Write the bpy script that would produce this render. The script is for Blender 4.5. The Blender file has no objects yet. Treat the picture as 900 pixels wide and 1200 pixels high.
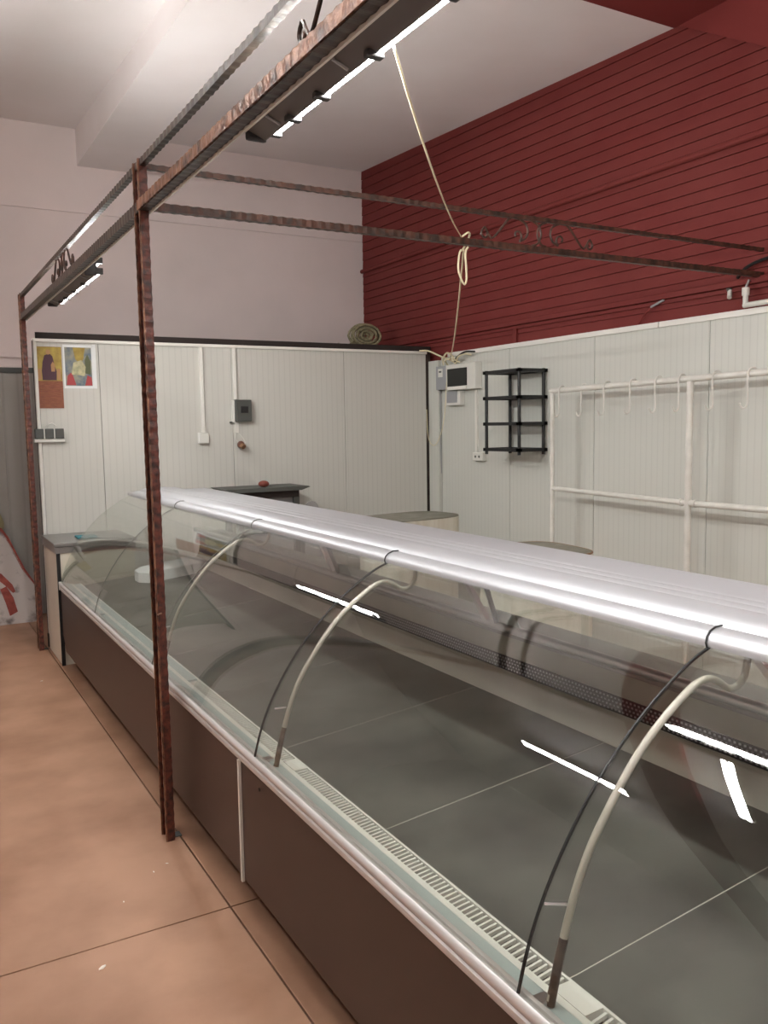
import bpy, bmesh, math, random
from mathutils import Vector, Matrix
random.seed(7)
S = bpy.context.scene
COL = S.collection
PI = math.pi

# ------------------------------------------------------------------ camera, world, exposure
YAW, PITCH, ROLL, FPX = 0.51604354, -0.10010375, -0.01620641, 1001.07
f = Vector((math.sin(YAW)*math.cos(PITCH), math.cos(YAW)*math.cos(PITCH), math.sin(PITCH)))
r = Vector((math.cos(YAW), -math.sin(YAW), 0)); u = r.cross(f)
c_, s_ = math.cos(ROLL), math.sin(ROLL)
r2 = c_*r + s_*u; u2 = -s_*r + c_*u
cd = bpy.data.cameras.new('camera'); cam = bpy.data.objects.new('camera', cd); COL.objects.link(cam)
cam.matrix_world = Matrix(((r2.x, u2.x, -f.x, 0), (r2.y, u2.y, -f.y, 0), (r2.z, u2.z, -f.z, 1.65), (0, 0, 0, 1)))
cd.sensor_fit = 'VERTICAL'; cd.sensor_height = 36; cd.lens = 36*FPX/1200; cd.clip_start = 0.05
S.camera = cam
w = bpy.data.worlds.new('world'); S.world = w; w.use_nodes = True
w.node_tree.nodes['Background'].inputs[0].default_value = (0.8, 0.85, 1, 1)
w.node_tree.nodes['Background'].inputs[1].default_value = 0.1
S.view_settings.view_transform = 'Standard'; S.view_settings.look = 'None'
S.view_settings.gamma = 1; S.view_settings.use_curve_mapping = False
S.view_settings.exposure = 1.25
TUBE = 70.0     # radiance of the fluorescent tubes

# ------------------------------------------------------------------ materials
def lin(c):
    return tuple(((v/255)/12.92 if v/255 <= .04045 else ((v/255+.055)/1.055)**2.4) for v in c)+(1,)
def mat(name, rgb, rough=.6, metal=0, rgb2=None, scale=5, detail=4, lo=.35, hi=.65, bump=0, bscale=None, stretch=None, spec=.5, emit=None, estr=0, coat=0):
    m = bpy.data.materials.new(name); m.use_nodes = True
    nt = m.node_tree; b = nt.nodes['Principled BSDF']
    b.inputs['Base Color'].default_value = lin(rgb); b.inputs['Roughness'].default_value = rough
    b.inputs['Metallic'].default_value = metal; b.inputs['Specular IOR Level'].default_value = spec
    if coat: b.inputs['Coat Weight'].default_value = coat; b.inputs['Coat Roughness'].default_value = .15
    tc = nt.nodes.new('ShaderNodeTexCoord'); mp = nt.nodes.new('ShaderNodeMapping')
    nt.links.new(tc.outputs['Object'], mp.inputs[0])
    if stretch: mp.inputs['Scale'].default_value = stretch
    if rgb2:
        n = nt.nodes.new('ShaderNodeTexNoise'); n.inputs['Scale'].default_value = scale; n.inputs['Detail'].default_value = detail
        nt.links.new(mp.outputs[0], n.inputs['Vector'])
        rp = nt.nodes.new('ShaderNodeValToRGB'); rp.color_ramp.elements[0].position = lo; rp.color_ramp.elements[1].position = hi
        rp.color_ramp.elements[0].color = lin(rgb); rp.color_ramp.elements[1].color = lin(rgb2)
        nt.links.new(n.outputs['Fac'], rp.inputs[0]); nt.links.new(rp.outputs[0], b.inputs['Base Color'])
    if bump:
        n2 = nt.nodes.new('ShaderNodeTexNoise'); n2.inputs['Scale'].default_value = bscale or scale*3; n2.inputs['Detail'].default_value = 3
        nt.links.new(mp.outputs[0], n2.inputs['Vector'])
        bp = nt.nodes.new('ShaderNodeBump'); bp.inputs['Strength'].default_value = bump; bp.inputs['Distance'].default_value = .01
        nt.links.new(n2.outputs['Fac'], bp.inputs['Height']); nt.links.new(bp.outputs[0], b.inputs['Normal'])
    if emit:
        b.inputs['Emission Color'].default_value = lin(emit); b.inputs['Emission Strength'].default_value = estr
    return m
def ribbed(name, rgb, rgb2, axis, pitch, rough=.45):
    """painted steel sandwich panel: fine vertical ribs"""
    m = mat(name, rgb, rough); nt = m.node_tree; b = nt.nodes['Principled BSDF']
    tc = nt.nodes.new('ShaderNodeTexCoord'); sp = nt.nodes.new('ShaderNodeSeparateXYZ'); nt.links.new(tc.outputs['Object'], sp.inputs[0])
    mu = nt.nodes.new('ShaderNodeMath'); mu.operation = 'MULTIPLY'; mu.inputs[1].default_value = 1/pitch
    nt.links.new(sp.outputs[axis], mu.inputs[0])
    fr = nt.nodes.new('ShaderNodeMath'); fr.operation = 'FRACT'; nt.links.new(mu.outputs[0], fr.inputs[0])
    rp = nt.nodes.new('ShaderNodeValToRGB')
    e = rp.color_ramp.elements; e[0].position = 0; e[0].color = (0, 0, 0, 1); e[1].position = .12; e[1].color = (1, 1, 1, 1)
    e2 = e.new(.85); e2.color = (1, 1, 1, 1); e3 = e.new(1.0); e3.color = (0, 0, 0, 1)
    nt.links.new(fr.outputs[0], rp.inputs[0])
    bp = nt.nodes.new('ShaderNodeBump'); bp.inputs['Strength'].default_value = .12; bp.inputs['Distance'].default_value = .0008
    nt.links.new(rp.outputs[0], bp.inputs['Height']); nt.links.new(bp.outputs[0], b.inputs['Normal'])
    n = nt.nodes.new('ShaderNodeTexNoise'); n.inputs['Scale'].default_value = 1.1; n.inputs['Detail'].default_value = 5
    nt.links.new(tc.outputs['Object'], n.inputs['Vector'])
    mx = nt.nodes.new('ShaderNodeMix'); mx.data_type = 'RGBA'; mx.inputs[6].default_value = lin(rgb); mx.inputs[7].default_value = lin(rgb2)
    nt.links.new(n.outputs['Fac'], mx.inputs[0])
    mx2 = nt.nodes.new('ShaderNodeMix'); mx2.data_type = 'RGBA'; mx2.inputs[6].default_value = tuple(.955*v for v in lin(rgb2)[:3])+(1,)  # groove shade between the ribs, put into the colour besides the bump
    nt.links.new(rp.outputs[0], mx2.inputs[0]); nt.links.new(mx.outputs[2], mx2.inputs[7]); nt.links.new(mx2.outputs[2], b.inputs['Base Color'])
    return m
def glassmat(name, tint, rough=0.0, ior=1.5):
    m = bpy.data.materials.new(name); m.use_nodes = True; nt = m.node_tree
    for n in list(nt.nodes): nt.nodes.remove(n)
    o = nt.nodes.new('ShaderNodeOutputMaterial'); mx = nt.nodes.new('ShaderNodeMixShader'); fr = nt.nodes.new('ShaderNodeFresnel')
    t = nt.nodes.new('ShaderNodeBsdfTransparent'); g = nt.nodes.new('ShaderNodeBsdfGlossy')
    t.inputs[0].default_value = tint; g.inputs['Roughness'].default_value = rough; fr.inputs[0].default_value = ior
    g.inputs[0].default_value = (1, 1, 1, 1)
    # thin unrefracted sheet: same index seen from either side of a face
    ge = nt.nodes.new('ShaderNodeNewGeometry'); mi = nt.nodes.new('ShaderNodeMix'); mi.data_type = 'FLOAT'
    mi.inputs[2].default_value = ior; mi.inputs[3].default_value = 1/ior
    nt.links.new(ge.outputs['Backfacing'], mi.inputs[0]); nt.links.new(mi.outputs[0], fr.inputs[0])
    nt.links.new(fr.outputs[0], mx.inputs[0]); nt.links.new(t.outputs[0], mx.inputs[1]); nt.links.new(g.outputs[0], mx.inputs[2]); nt.links.new(mx.outputs[0], o.inputs[0])
    return m
M = {}
M['ceiling'] = mat('ceiling_paint', (232, 226, 224), .9, rgb2=(226, 219, 216), scale=1.2, bump=.05, bscale=30)
M['plaster'] = mat('pinkish_plaster', (226, 213, 209), .9, rgb2=(218, 206, 202), scale=1.5, bump=.08, bscale=20)
M['cream'] = mat('cream_paint', (215, 206, 190), .9)
M['red'] = mat('red_board_paint', (112, 46, 42), .72, rgb2=(108, 40, 37), scale=3, bump=.06, bscale=25, spec=.3)
M['red_plain'] = mat('red_wall_paint', (116, 45, 42), .8, spec=.3)
M['panelB'] = ribbed('white_panel_back', (200, 199, 191), (191, 190, 182), 0, .05)
M['panelR'] = ribbed('white_panel_right', (202, 203, 195), (194, 195, 187), 1, .05)
M['trimw'] = mat('white_trim', (222, 220, 212), .4)
M['dark'] = mat('dark_gap', (38, 28, 24), .8)
M['darkbrown'] = mat('corner_strip_brown', (62, 50, 42), .7, rgb2=(36, 28, 24), scale=14)
M['floor'] = mat('salmon_concrete', (168, 130, 106), .5, rgb2=(140, 104, 81), scale=2.4, detail=9, lo=.36, hi=.66, bump=.08, bscale=14, spec=.35)
M['brown'] = mat('brown_coated_steel', (58, 42, 35), .42, rgb2=(53, 38, 32), scale=2)
M['brownd'] = mat('dark_underbody', (45, 33, 27), .6)
M['alu'] = mat('anodised_aluminium', (205, 205, 206), .3, 1, stretch=(1, .02, 1), rgb2=(196, 196, 198), scale=60)
M['alucap'] = mat('aluminium_top_cap', (190, 191, 194), .5, .7)
M['aluedge'] = mat('aluminium_edge_rail', (206, 202, 200), .42, .3)
M['alublue'] = mat('pale_blue_grey_profile', (176, 188, 186), .4, .2)
M['deck'] = mat('dull_steel_deck', (112, 112, 105), .4, .35, rgb2=(78, 78, 73), scale=3.0, detail=10, lo=.36, hi=.66, bump=.03, bscale=6)
M['decklight'] = mat('pale_steel', (176, 174, 162), .45, .2, rgb2=(160, 158, 147), scale=3)
M['joint'] = mat('pale_sealant', (190, 188, 176), .6)
M['black'] = mat('black_plastic', (22, 22, 23), .45)
M['rubber'] = mat('black_gasket', (18, 20, 20), .5)
M['greyg'] = mat('grey_gasket', (112, 112, 106), .5)
M['rod'] = mat('cream_enamel_rod', (172, 168, 155), .35, .1)
M['rodd'] = mat('worn_bronze_sleeve', (112, 98, 86), .4, .4, rgb2=(60, 50, 44), scale=30)
M['glass'] = glassmat('curved_clear_glass', (.945, .956, .942, 1))
M['rust'] = mat('mottled_copper_black_enamel', (104, 52, 40), .42, .15, rgb2=(44, 30, 26), scale=38, detail=6, lo=.36, hi=.66, bump=.2, bscale=60)
M['rustx'] = mat('brown_black_enamel', (84, 54, 42), .42, .15, rgb2=(44, 34, 28), scale=30, detail=5, lo=.36, hi=.64, bump=.2, bscale=60)
M['rustd'] = mat('dark_hammered_enamel', (78, 64, 54), .42, .2, rgb2=(48, 39, 33), scale=26, lo=.36, hi=.64, bump=.15, bscale=60)
M['rustr'] = mat('copper_hammered_enamel', (140, 98, 74), .35, .35, rgb2=(62, 40, 32), scale=22, lo=.4, hi=.65, bump=.4, bscale=60)
M['fixt'] = mat('grey_fixture_plastic', (92, 88, 86), .4)
M['fixtd'] = mat('dark_clip', (52, 50, 50), .5)
M['tube'] = mat('lit_tube', (245, 240, 255), .3, emit=(249, 250, 248), estr=TUBE)
M['rope'] = mat('cream_cable', (214, 204, 170), .6)
M['rope2'] = mat('khaki_rope', (150, 142, 112), .9, rgb2=(120, 112, 86), scale=40)
M['plastic'] = mat('white_plastic', (214, 213, 205), .4)
M['pgrey'] = mat('grey_plastic', (150, 152, 154), .45)
M['pdark'] = mat('dark_grey_plastic', (74, 76, 72), .5)
M['window'] = mat('smoked_window', (24, 26, 25), .2)
M['pipe'] = mat('white_painted_pipe', (216, 214, 206), .35, rgb2=(204, 202, 194), scale=12)
M['foam'] = mat('white_foam', (226, 228, 226), .8)
M['blockw'] = mat('white_block_cover', (220, 217, 204), .6, rgb2=(204, 199, 182), scale=6, stretch=(4, 4, .4), bump=.3, bscale=8)
M['blockt'] = mat('worn_grey_block_top', (140, 138, 125), .7, rgb2=(118, 115, 102), scale=7)
M['rustline'] = mat('rusty_band', (128, 96, 68), .7)
M['steel'] = mat('stainless_top', (150, 148, 146), .3, .8)
M['dirtywhite'] = mat('dirty_white_sheet', (188, 178, 172), .8, rgb2=(112, 102, 98), scale=9, detail=8, lo=.55, hi=.72)
M['redsmear'] = mat('red_smear', (158, 74, 60), .7, rgb2=(130, 52, 42), scale=20)
M['greydoor'] = ribbed('grey_ribbed_door', (158, 153, 146), (148, 143, 136), 0, .12)
M['khaki'] = mat('khaki_cloth', (150, 140, 108), .9)
M['teal'] = mat('teal_cloth', (58, 122, 130), .8)
M['cabw'] = mat('cream_cabinet_paint', (206, 198, 182), .5)
M['yellow'] = mat('print_gold', (176, 154, 70), .6, rgb2=(146, 122, 56), scale=20)
M['brownp'] = mat('print_brown', (120, 66, 44), .6, rgb2=(140, 84, 56), scale=25, stretch=(1, 1, 6))
M['purplep'] = mat('print_purple', (72, 40, 52), .6)
M['skinp'] = mat('print_tan', (170, 128, 84), .6)
M['bluep'] = mat('print_grey_blue', (92, 106, 120), .6, rgb2=(150, 148, 128), scale=18)
M['palep'] = mat('print_pale', (200, 192, 150), .6, rgb2=(150, 150, 120), scale=25)
M['redp'] = mat('print_red', (160, 60, 62), .6)
M['greenp'] = mat('print_green', (86, 92, 62), .6)
M['bulb'] = mat('bronze_bulb_holder', (96, 58, 44), .35)
M['crumb'] = mat('white_crumb', (222, 216, 206), .8)
M['redbrown'] = mat('red_brown_knob', (120, 58, 46), .5)

# ------------------------------------------------------------------ mesh helpers
def link(o, parent=None):
    COL.objects.link(o)
    if parent: o.parent = parent
    return o
def obj(name, bm, m, parent=None, smooth=False):
    me = bpy.data.meshes.new(name); bmesh.ops.recalc_face_normals(bm, faces=bm.faces[:]); bm.to_mesh(me); bm.free()
    ms = m if isinstance(m, (list, tuple)) else [m]
    for k in ms: me.materials.append(k)
    if smooth:
        me.shade_smooth()
        me.set_sharp_from_angle(angle=math.radians(38))
    return link(bpy.data.objects.new(name, me), parent)
def box(bm, x0, x1, y0, y1, z0, z1, bevel=0):
    vs = [bm.verts.new(p) for p in ((x0,y0,z0),(x1,y0,z0),(x1,y1,z0),(x0,y1,z0),(x0,y0,z1),(x1,y0,z1),(x1,y1,z1),(x0,y1,z1))]
    fs = [bm.faces.new([vs[i] for i in q]) for q in ((0,3,2,1),(4,5,6,7),(0,1,5,4),(1,2,6,5),(2,3,7,6),(3,0,4,7))]
    if bevel:
        es = list({e for f_ in fs for e in f_.edges})
        bmesh.ops.bevel(bm, geom=es, offset=bevel, segments=2, affect='EDGES', profile=.6)
    return bm
def B(*a, bevel=0): return box(bmesh.new(), *a, bevel=bevel)
def prism(bm, pts, axis, a, b):
    """closed outline pts swept along an axis; pts are the two other coordinates in order"""
    def P(p, t):
        return {'x': (t, p[0], p[1]), 'y': (p[0], t, p[1]), 'z': (p[0], p[1], t)}[axis]
    A = [bm.verts.new(P(p, a)) for p in pts]; Bv = [bm.verts.new(P(p, b)) for p in pts]
    n = len(pts); bm.faces.new(A); bm.faces.new(Bv[::-1])
    for i in range(n): bm.faces.new((A[i], A[(i+1) % n], Bv[(i+1) % n], Bv[i]))
    return bm
def tube(bm, pts, rad, seg=8, closed=False):
    pts = [Vector(p) for p in pts]; n = len(pts); rings = []
    rads = rad if isinstance(rad, (list, tuple)) else [rad]*n
    prev = None
    for i, p in enumerate(pts):
        if closed: t = pts[(i+1) % n]-pts[i-1]
        else: t = pts[min(i+1, n-1)]-pts[max(i-1, 0)]
        t.normalize()
        if prev is None:
            a = Vector((0, 0, 1)) if abs(t.z) < .9 else Vector((1, 0, 0))
            nrm = t.cross(a).normalized()
        else:
            nrm = (prev - t*prev.dot(t)).normalized()
        prev = nrm; bi = t.cross(nrm)
        off = PI/seg if seg == 4 else 0
        rings.append([bm.verts.new(p + rads[i]*(math.cos(2*PI*k/seg+off)*nrm+math.sin(2*PI*k/seg+off)*bi)) for k in range(seg)])
    m = n if closed else n-1
    for i in range(m):
        A, Bq = rings[i], rings[(i+1) % n]
        for k in range(seg): bm.faces.new((A[k], A[(k+1) % seg], Bq[(k+1) % seg], Bq[k]))
    if not closed:
        bm.faces.new(rings[0][::-1]); bm.faces.new(rings[-1])
    return bm
def T(pts, rad, seg=8, closed=False): return tube(bmesh.new(), pts, rad, seg, closed)
def hbar(p, q, w, h, wob=.0009, pitch=.022):
    """hammered square bar between p and q: w = horizontal width, h = height (or depth for posts)"""
    p, q = Vector(p), Vector(q); L = (q-p).length; n = max(2, int(L/pitch)); t = (q-p).normalized()
    if abs(t.z) > .9: a, b = Vector((1, 0, 0)), Vector((0, 1, 0))
    else: b = Vector((0, 0, 1)); a = t.cross(b).normalized()
    bm = bmesh.new(); rings = []
    for i in range(n+1):
        c = p+t*(L*i/n); k = wob*(1 if i % 2 else -1)+random.uniform(-.3, .3)*wob
        ww, hh = w/2+k, h/2+k
        rings.append([bm.verts.new(c+a*x*ww+b*y*hh) for x, y in ((-1,-1),(1,-1),(1,1),(-1,1))])
    for i in range(n):
        for k in range(4): bm.faces.new((rings[i][k], rings[i][(k+1) % 4], rings[i+1][(k+1) % 4], rings[i+1][k]))
    bm.faces.new(rings[0][::-1]); bm.faces.new(rings[-1])
    return bm
def smoothpts(P, n=6):
    """Catmull-Rom through points"""
    P = [Vector(p) for p in P]; out = []
    for i in range(len(P)-1):
        p0 = P[i-1] if i else 2*P[0]-P[1]; p1, p2 = P[i], P[i+1]; p3 = P[i+2] if i+2 < len(P) else 2*P[-1]-P[-2]
        for k in range(n):
            t = k/n
            out.append(.5*((2*p1)+(p2-p0)*t+(2*p0-5*p1+4*p2-p3)*t*t+(3*p1-p0-3*p2+p3)*t**3))
    out.append(P[-1]); return out
def thing(name, label, cat, loc=(0, 0, 0), group=None):
    o = bpy.data.objects.new(name, None); COL.objects.link(o); o.empty_display_size = .1
    o.location = loc; return tag(o, label, cat, group)
def tag(o, label, cat, group=None, kind=None):
    o['label'] = label; o['category'] = cat
    if group: o['group'] = group
    if kind: o['kind'] = kind
    return o
def part(name, bm, m, root, smooth=False, kind=None, label=None):
    """bm is in world coordinates; root may sit elsewhere"""
    loc = Vector((0, 0, 0)); r_ = root
    while r_ is not None: loc += r_.location; r_ = r_.parent
    bmesh.ops.translate(bm, verts=bm.verts[:], vec=-loc)
    o = obj(name, bm, m, root, smooth)
    if kind: o['kind'] = kind
    if label: o['label'] = label
    return o
def struct(name, bm, m, parent=None):
    o = obj(name, bm, m, parent)
    if parent is None: o['kind'] = 'structure'
    return o

# ------------------------------------------------------------------ setting
YB, XR, XL, YF = 8.3, 4.5, -3.5, -3.5
def ceil_z(y): return 4.35+(y-YB)*.047
floor = struct('floor', B(XL-.1, XR+.1, YF-.1, YB+.1, -.12, -.012), M['dark'])
g = .0035
for (x0, x1) in ((XL-.1, .905), (.905, XR+.1)):
    for (y0, y1) in ((YF-.1, -1.4), (-1.4, 2.72), (2.72, YB+.1)):
        struct('floor_slab', B(x0+g, x1-g, y0+g, y1-g, -.012, 0), M['floor'], floor)
bm = prism(bmesh.new(), [(3.58, 4.19), (4.02, ceil_z(4.02)), (YB+.1, ceil_z(YB+.1)), (YB+.1, 4.7), (3.58, 4.7)], 'x', XL-.1, XR+.1)
box(bm, XL-.1, XR+.1, YF-.1, 3.58, 4.19, 4.7)
struct('ceiling', bm, M['ceiling'])
struct('trim_1', prism(bmesh.new(), [(1.572, 4.03), (2.105, 4.03), (2.105, 4.36), (1.572, 4.36)], 'y', 4.035, YB), M['ceiling'])
struct('trim_2', B(XL, XR-.03, 3.585, 4.035, 4.14, 4.4), M['red_plain'])
wb = struct('wall_back', B(XL-.1, XR+.1, YB, YB+.2, 0, 4.5), M['plaster'])
struct('upper_course', B(XL, XR, YB-.018, YB+.01, 3.62, 4.36), M['plaster'], wb)
struct('wall_left', B(XL-.2, XL, YF-.1, YB, 0, 4.5), M['plaster'])
struct('wall_front', B(XL, XR, YF-.2, YF, 0, 4.5), M['plaster'])
wr = struct('wall_right', B(XR, XR+.2, YF-.1, YB, 0, 4.5), M['red_plain'])
# overlapping red boards, fanning slightly towards the far end
pitch = .078
def fan(z, y): return z + max(0, z-3.3)*.044*(y-3.8)
for k in range(24):
    z = 2.31+k*pitch
    if abs(z-3.29) < .03: pass
    y0, y1 = 2.4, YB-.02
    zt = z+pitch-.0045
    bm = bmesh.new(); vs = []
    for y in (y0, y1):
        a, b = fan(z, y), fan(zt, y)
        vs.append([bm.verts.new(p) for p in ((XR+.001, y, a), (XR-.017, y, a), (XR-.017, y, a+.006), (XR-.012, y, b), (XR+.001, y, b))])
    n = 5
    for i in range(n): bm.faces.new((vs[0][i], vs[0][(i+1) % n], vs[1][(i+1) % n], vs[1][i]))
    bm.faces.new(vs[0]); bm.faces.new(vs[1][::-1])
    struct('board', bm, M['red'], wr)
# flush red gusset where the cross beam meets the boarded wall
struct('gusset', prism(bmesh.new(), [(4.03, 4.16), (3.30, 3.74), (2.4, 3.30), (2.4, 4.19), (4.03, 4.19)], 'x', XR-.032, XR), M['red_plain'], wr)
struct('moulding', T([(XR-.03, 2.4, 3.307), (XR-.03, YB-.02, 3.307)], .022, 10), M['red'], wr)
struct('pipe_cover', B(XR-.06, XR, 2.4, YB-.3, 2.452, 2.492, bevel=.008), M['red'], wr)
struct('lower_moulding', B(XR-.035, XR, 2.4, YB-.3, 2.425, 2.449), M['red'], wr)
struct('cover_batten', B(XR-.035, XR, 5.63, 5.67, 2.31, 2.425), M['red'], wr)
# white lining of sandwich panels on the right wall
XP = 4.45
for k, (y0, y1) in enumerate(((-3.4, -2.3), (-2.3, -1.3), (-1.3, -.3), (-.3, .7), (.7, 1.7), (1.7, 2.7), (2.7, 3.69), (3.69, 4.705), (4.705, 5.70), (5.70, 6.72))):
    struct('wall_panel', B(XP, XR-.001, y0+.0025, y1-.0025, .02, 2.272), M['panelR'], wr)
struct('corner_panel', B(XP-.03, XR-.001, 6.725, 6.895, .02, 2.25), M['panelR'], wr)
for (y0, y1) in ((-3.4, -.5), (-.5, 1.9), (1.9, 4.095), (4.10, 6.6)):
    struct('panel_cap', B(XP-.012, XR-.001, y0, y1-.003, 2.272, 2.308), M['trimw'], wr)
# partition at the back
pt = struct('trim_3', B(.935, 4.455, 6.93, 7.0, 0, 2.335), M['dark'])
for (x0, x1) in ((.955, 1.40), (1.40, 2.468), (2.468, 3.525), (3.525, 4.394)):
    struct('partition_panel', B(x0+.002, x1-.002, 6.90, 6.93, .02, 2.318), M['panelB'], pt)
struct('partition_corner', B(4.397, 4.447, 6.905, 6.93, .0, 2.34), M['darkbrown'], pt)
struct('partition_cap', B(.93, 4.40, 6.885, 6.93, 2.318, 2.343, bevel=.004), M['trimw'], pt)
struct('partition_edge', B(.93, .953, 6.885, 6.93, .1, 2.318, bevel=.003), M['trimw'], pt)
struct('partition_edge_foot', B(.922, .956, 6.882, 6.935, .0, .1), M['darkbrown'], pt)
struct('ceiling_slab', prism(bmesh.new(), [(.95,6.915),(4.46,6.915),(4.46,8.28),(1.36,8.28)], 'z', 2.345, 2.392), M['dark'], pt)
# grey door far left
d = struct('door_1', B(-.6, 1.4, 8.2, 8.24, .005, 2.17), M['greydoor'])
struct('door_leaf', B(.83, 1.4, 8.185, 8.2, .005, 2.16), M['greydoor'], d)
struct('door_head', B(-.7, 1.4, 8.19, 8.29, 2.17, 2.215), M['pdark'], d)
struct('door_lintel', B(-.7, 1.4, 8.19, 8.29, 2.215, 2.30), M['plaster'], d)
struct('lintel_ledge', B(-.7, 1.4, 8.17, 8.29, 2.30, 2.345), M['plaster'], d)
struct('lintel_top', B(-.7, 1.4, 8.2, 8.29, 2.345, 2.42), M['plaster'], d)

# ------------------------------------------------------------------ display counter
Y0, Y1 = -.70, 6.25
case = thing('display_counter', 'long refrigerated display counter with curved glass front and brown base panels', 'display counter', (1.4, 2.8, 0))
GP = [(.936,.599),(.957,.673),(.985,.744),(1.020,.811),(1.061,.875),(1.107,.936),(1.158,.992),(1.213,1.044),(1.273,1.092),(1.336,1.134),(1.392,1.166),(1.445,1.187)]
def off(P, d_):
    out = []
    for i, p in enumerate(P):
        a = P[max(i-1, 0)]; b = P[min(i+1, len(P)-1)]; tx, tz = b[0]-a[0], b[1]-a[1]; L = math.hypot(tx, tz)
        out.append((p[0]+tz/L*d_, p[1]-tx/L*d_))
    return out
GI = off(GP, .007)
seams = [-.13, 1.18, 2.525, 3.80, 5.08]
ys = [Y0+.02]+seams+[Y1-.02]
def dense(P, n=4): return [(v.x, v.y) for v in smoothpts([(p[0], p[1], 0) for p in P], n)]
GPd = dense(GP); GId = off(GPd, .007)
for a, b in zip(ys[:-1], ys[1:]):
    bm = bmesh.new(); ring = GPd+GId[::-1]
    A = [bm.verts.new((p[0], a+.0025, p[1])) for p in ring]; Bv = [bm.verts.new((p[0], b-.0025, p[1])) for p in ring]
    n = len(ring); h = len(GPd)
    for i in range(n): bm.faces.new((A[i], A[(i+1) % n], Bv[(i+1) % n], Bv[i]))
    for i in range(h-1):
        bm.faces.new((A[i], A[n-1-i], A[n-2-i], A[i+1])); bm.faces.new((Bv[i], Bv[i+1], Bv[n-2-i], Bv[n-1-i]))
    part('curved_pane', bm, M['glass'], case, smooth=True)
for y in seams:
    m = M['greyg'] if y > 3 else M['rubber']
    Pm = [((p[0]+q[0])/2, (p[1]+q[1])/2) for p, q in zip(GPd, GId)]
    part('pane_seam', T([(p[0], y, p[1]) for p in Pm], .0036 if y < 3 else .0030, 6), m, case, smooth=True)
# end panes
for y in (Y1-.018, Y0+.012):
    ring = GPd[::2]+[(1.86, 1.19), (1.90, .66), (1.06, .60)]
    part('end_pane', prism(bmesh.new(), ring, 'y', y, y+.006), M['glass'], case)
# top cap
cap = [(1.437,1.183),(1.436,1.192),(1.441,1.202),(1.452,1.211),(1.472,1.217),(1.494,1.2160),(1.499,1.2085),(1.506,1.2165),(1.515,1.225),(1.535,1.232),(1.56,1.235),(1.60,1.2355),(1.604,1.2335),(1.608,1.2355),(1.650,1.2355),(1.654,1.2335),(1.658,1.2355),(1.70,1.2345),(1.704,1.2325),(1.708,1.2342),(1.745,1.232),(1.752,1.225),(1.752,1.19),(1.74,1.186),(1.50,1.183)]
cap_ys = [Y0]+seams+[Y1]
part('top_cap', prism(bmesh.new(), cap, 'y', Y0, Y1-.05), M['alucap'], case, smooth=True)
bm = bmesh.new()   # slanted far end of the cap
A = [bm.verts.new((p[0], Y1-.049, p[1])) for p in cap]; Bv = [bm.verts.new((p[0]+.0, Y1+.05-max(0, (p[0]-1.60))*.35, min(p[1], 1.20))) for p in cap]
for i in range(len(cap)): bm.faces.new((A[i], A[(i+1) % len(cap)], Bv[(i+1) % len(cap)], Bv[i]))
bm.faces.new(A); bm.faces.new(Bv[::-1])
part('cap_end', bm, M['alu'], case, smooth=True)
for y in seams:
    Pj = [(1.434,1.183),(1.433,1.192),(1.439,1.204),(1.451,1.2135),(1.472,1.2195),(1.495,1.219)]
    part('cap_seam', T([(p[0], y+.012*i/5, p[1]) for i, p in enumerate(Pj)], .0022, 5), M['rubber'] if y < 3 else M['greyg'], case)
# front edge extrusion
edge = [(.930,.548),(.927,.553),(.928,.566),(.933,.569),(.930,.574),(.926,.580),(.925,.590),(.930,.599),(.934,.601),(.934,.594),(.946,.594),(.946,.601),(.952,.602),(.958,.599),(.960,.590),(.961,.548)]
part('edge_rail', prism(bmesh.new(), edge, 'y', Y0, Y1), M['aluedge'], case, smooth=True)
part('edge_rail_end', B(.924, .962, Y1, Y1+.006, .546, .604, bevel=.002), M['plastic'], case)
part('glazing_strip', B(.961, .994, Y0+.01, Y1-.01, .55, .590, bevel=.003), M['alublue'], case)
part('gap_strip', B(.994, .998, Y0+.01, Y1-.01, .55, .575), M['rubber'], case)
part('inner_strip', B(.998, 1.016, Y0+.01, Y1-.01, .55, .584, bevel=.003), M['trimw'], case)
part('grille_channel', B(1.016, 1.062, Y0+.01, Y1-.01, .53, .556), M['black'], case)
part('grille_lip', B(1.060, 1.066, Y0+.01, Y1-.01, .55, .583), M['trimw'], case)
rods = [-.18, 1.13, 2.43, 3.74]
bm = bmesh.new(); y = Y0+.05
while y < 3.50:
    if all(abs(y-q) > .05 for q in rods) or y > 3:
        s = .006
        vs = [bm.verts.new(p) for p in ((1.018,y,.572),(1.018,y+.0055,.572),(1.059,y+s+.0055,.572),(1.059,y+s,.572),(1.018,y,.580),(1.018,y+.0055,.580),(1.059,y+s+.0055,.580),(1.059,y+s,.580))]
        for q in ((0,3,2,1),(4,5,6,7),(0,1,5,4),(1,2,6,5),(2,3,7,6),(3,0,4,7)): bm.faces.new([vs[i] for i in q])
    y += .0165
part('grille_fins', bm, M['trimw'], case, kind='stuff')
part('grille_blank', B(1.017, 1.060, 3.52, Y1-.03, .557, .582), M['alublue'], case)
for q in rods[:3]:
    part('rod_seat', B(1.017, 1.060, q-.045, q+.045, .557, .583), M['trimw'], case)
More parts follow.
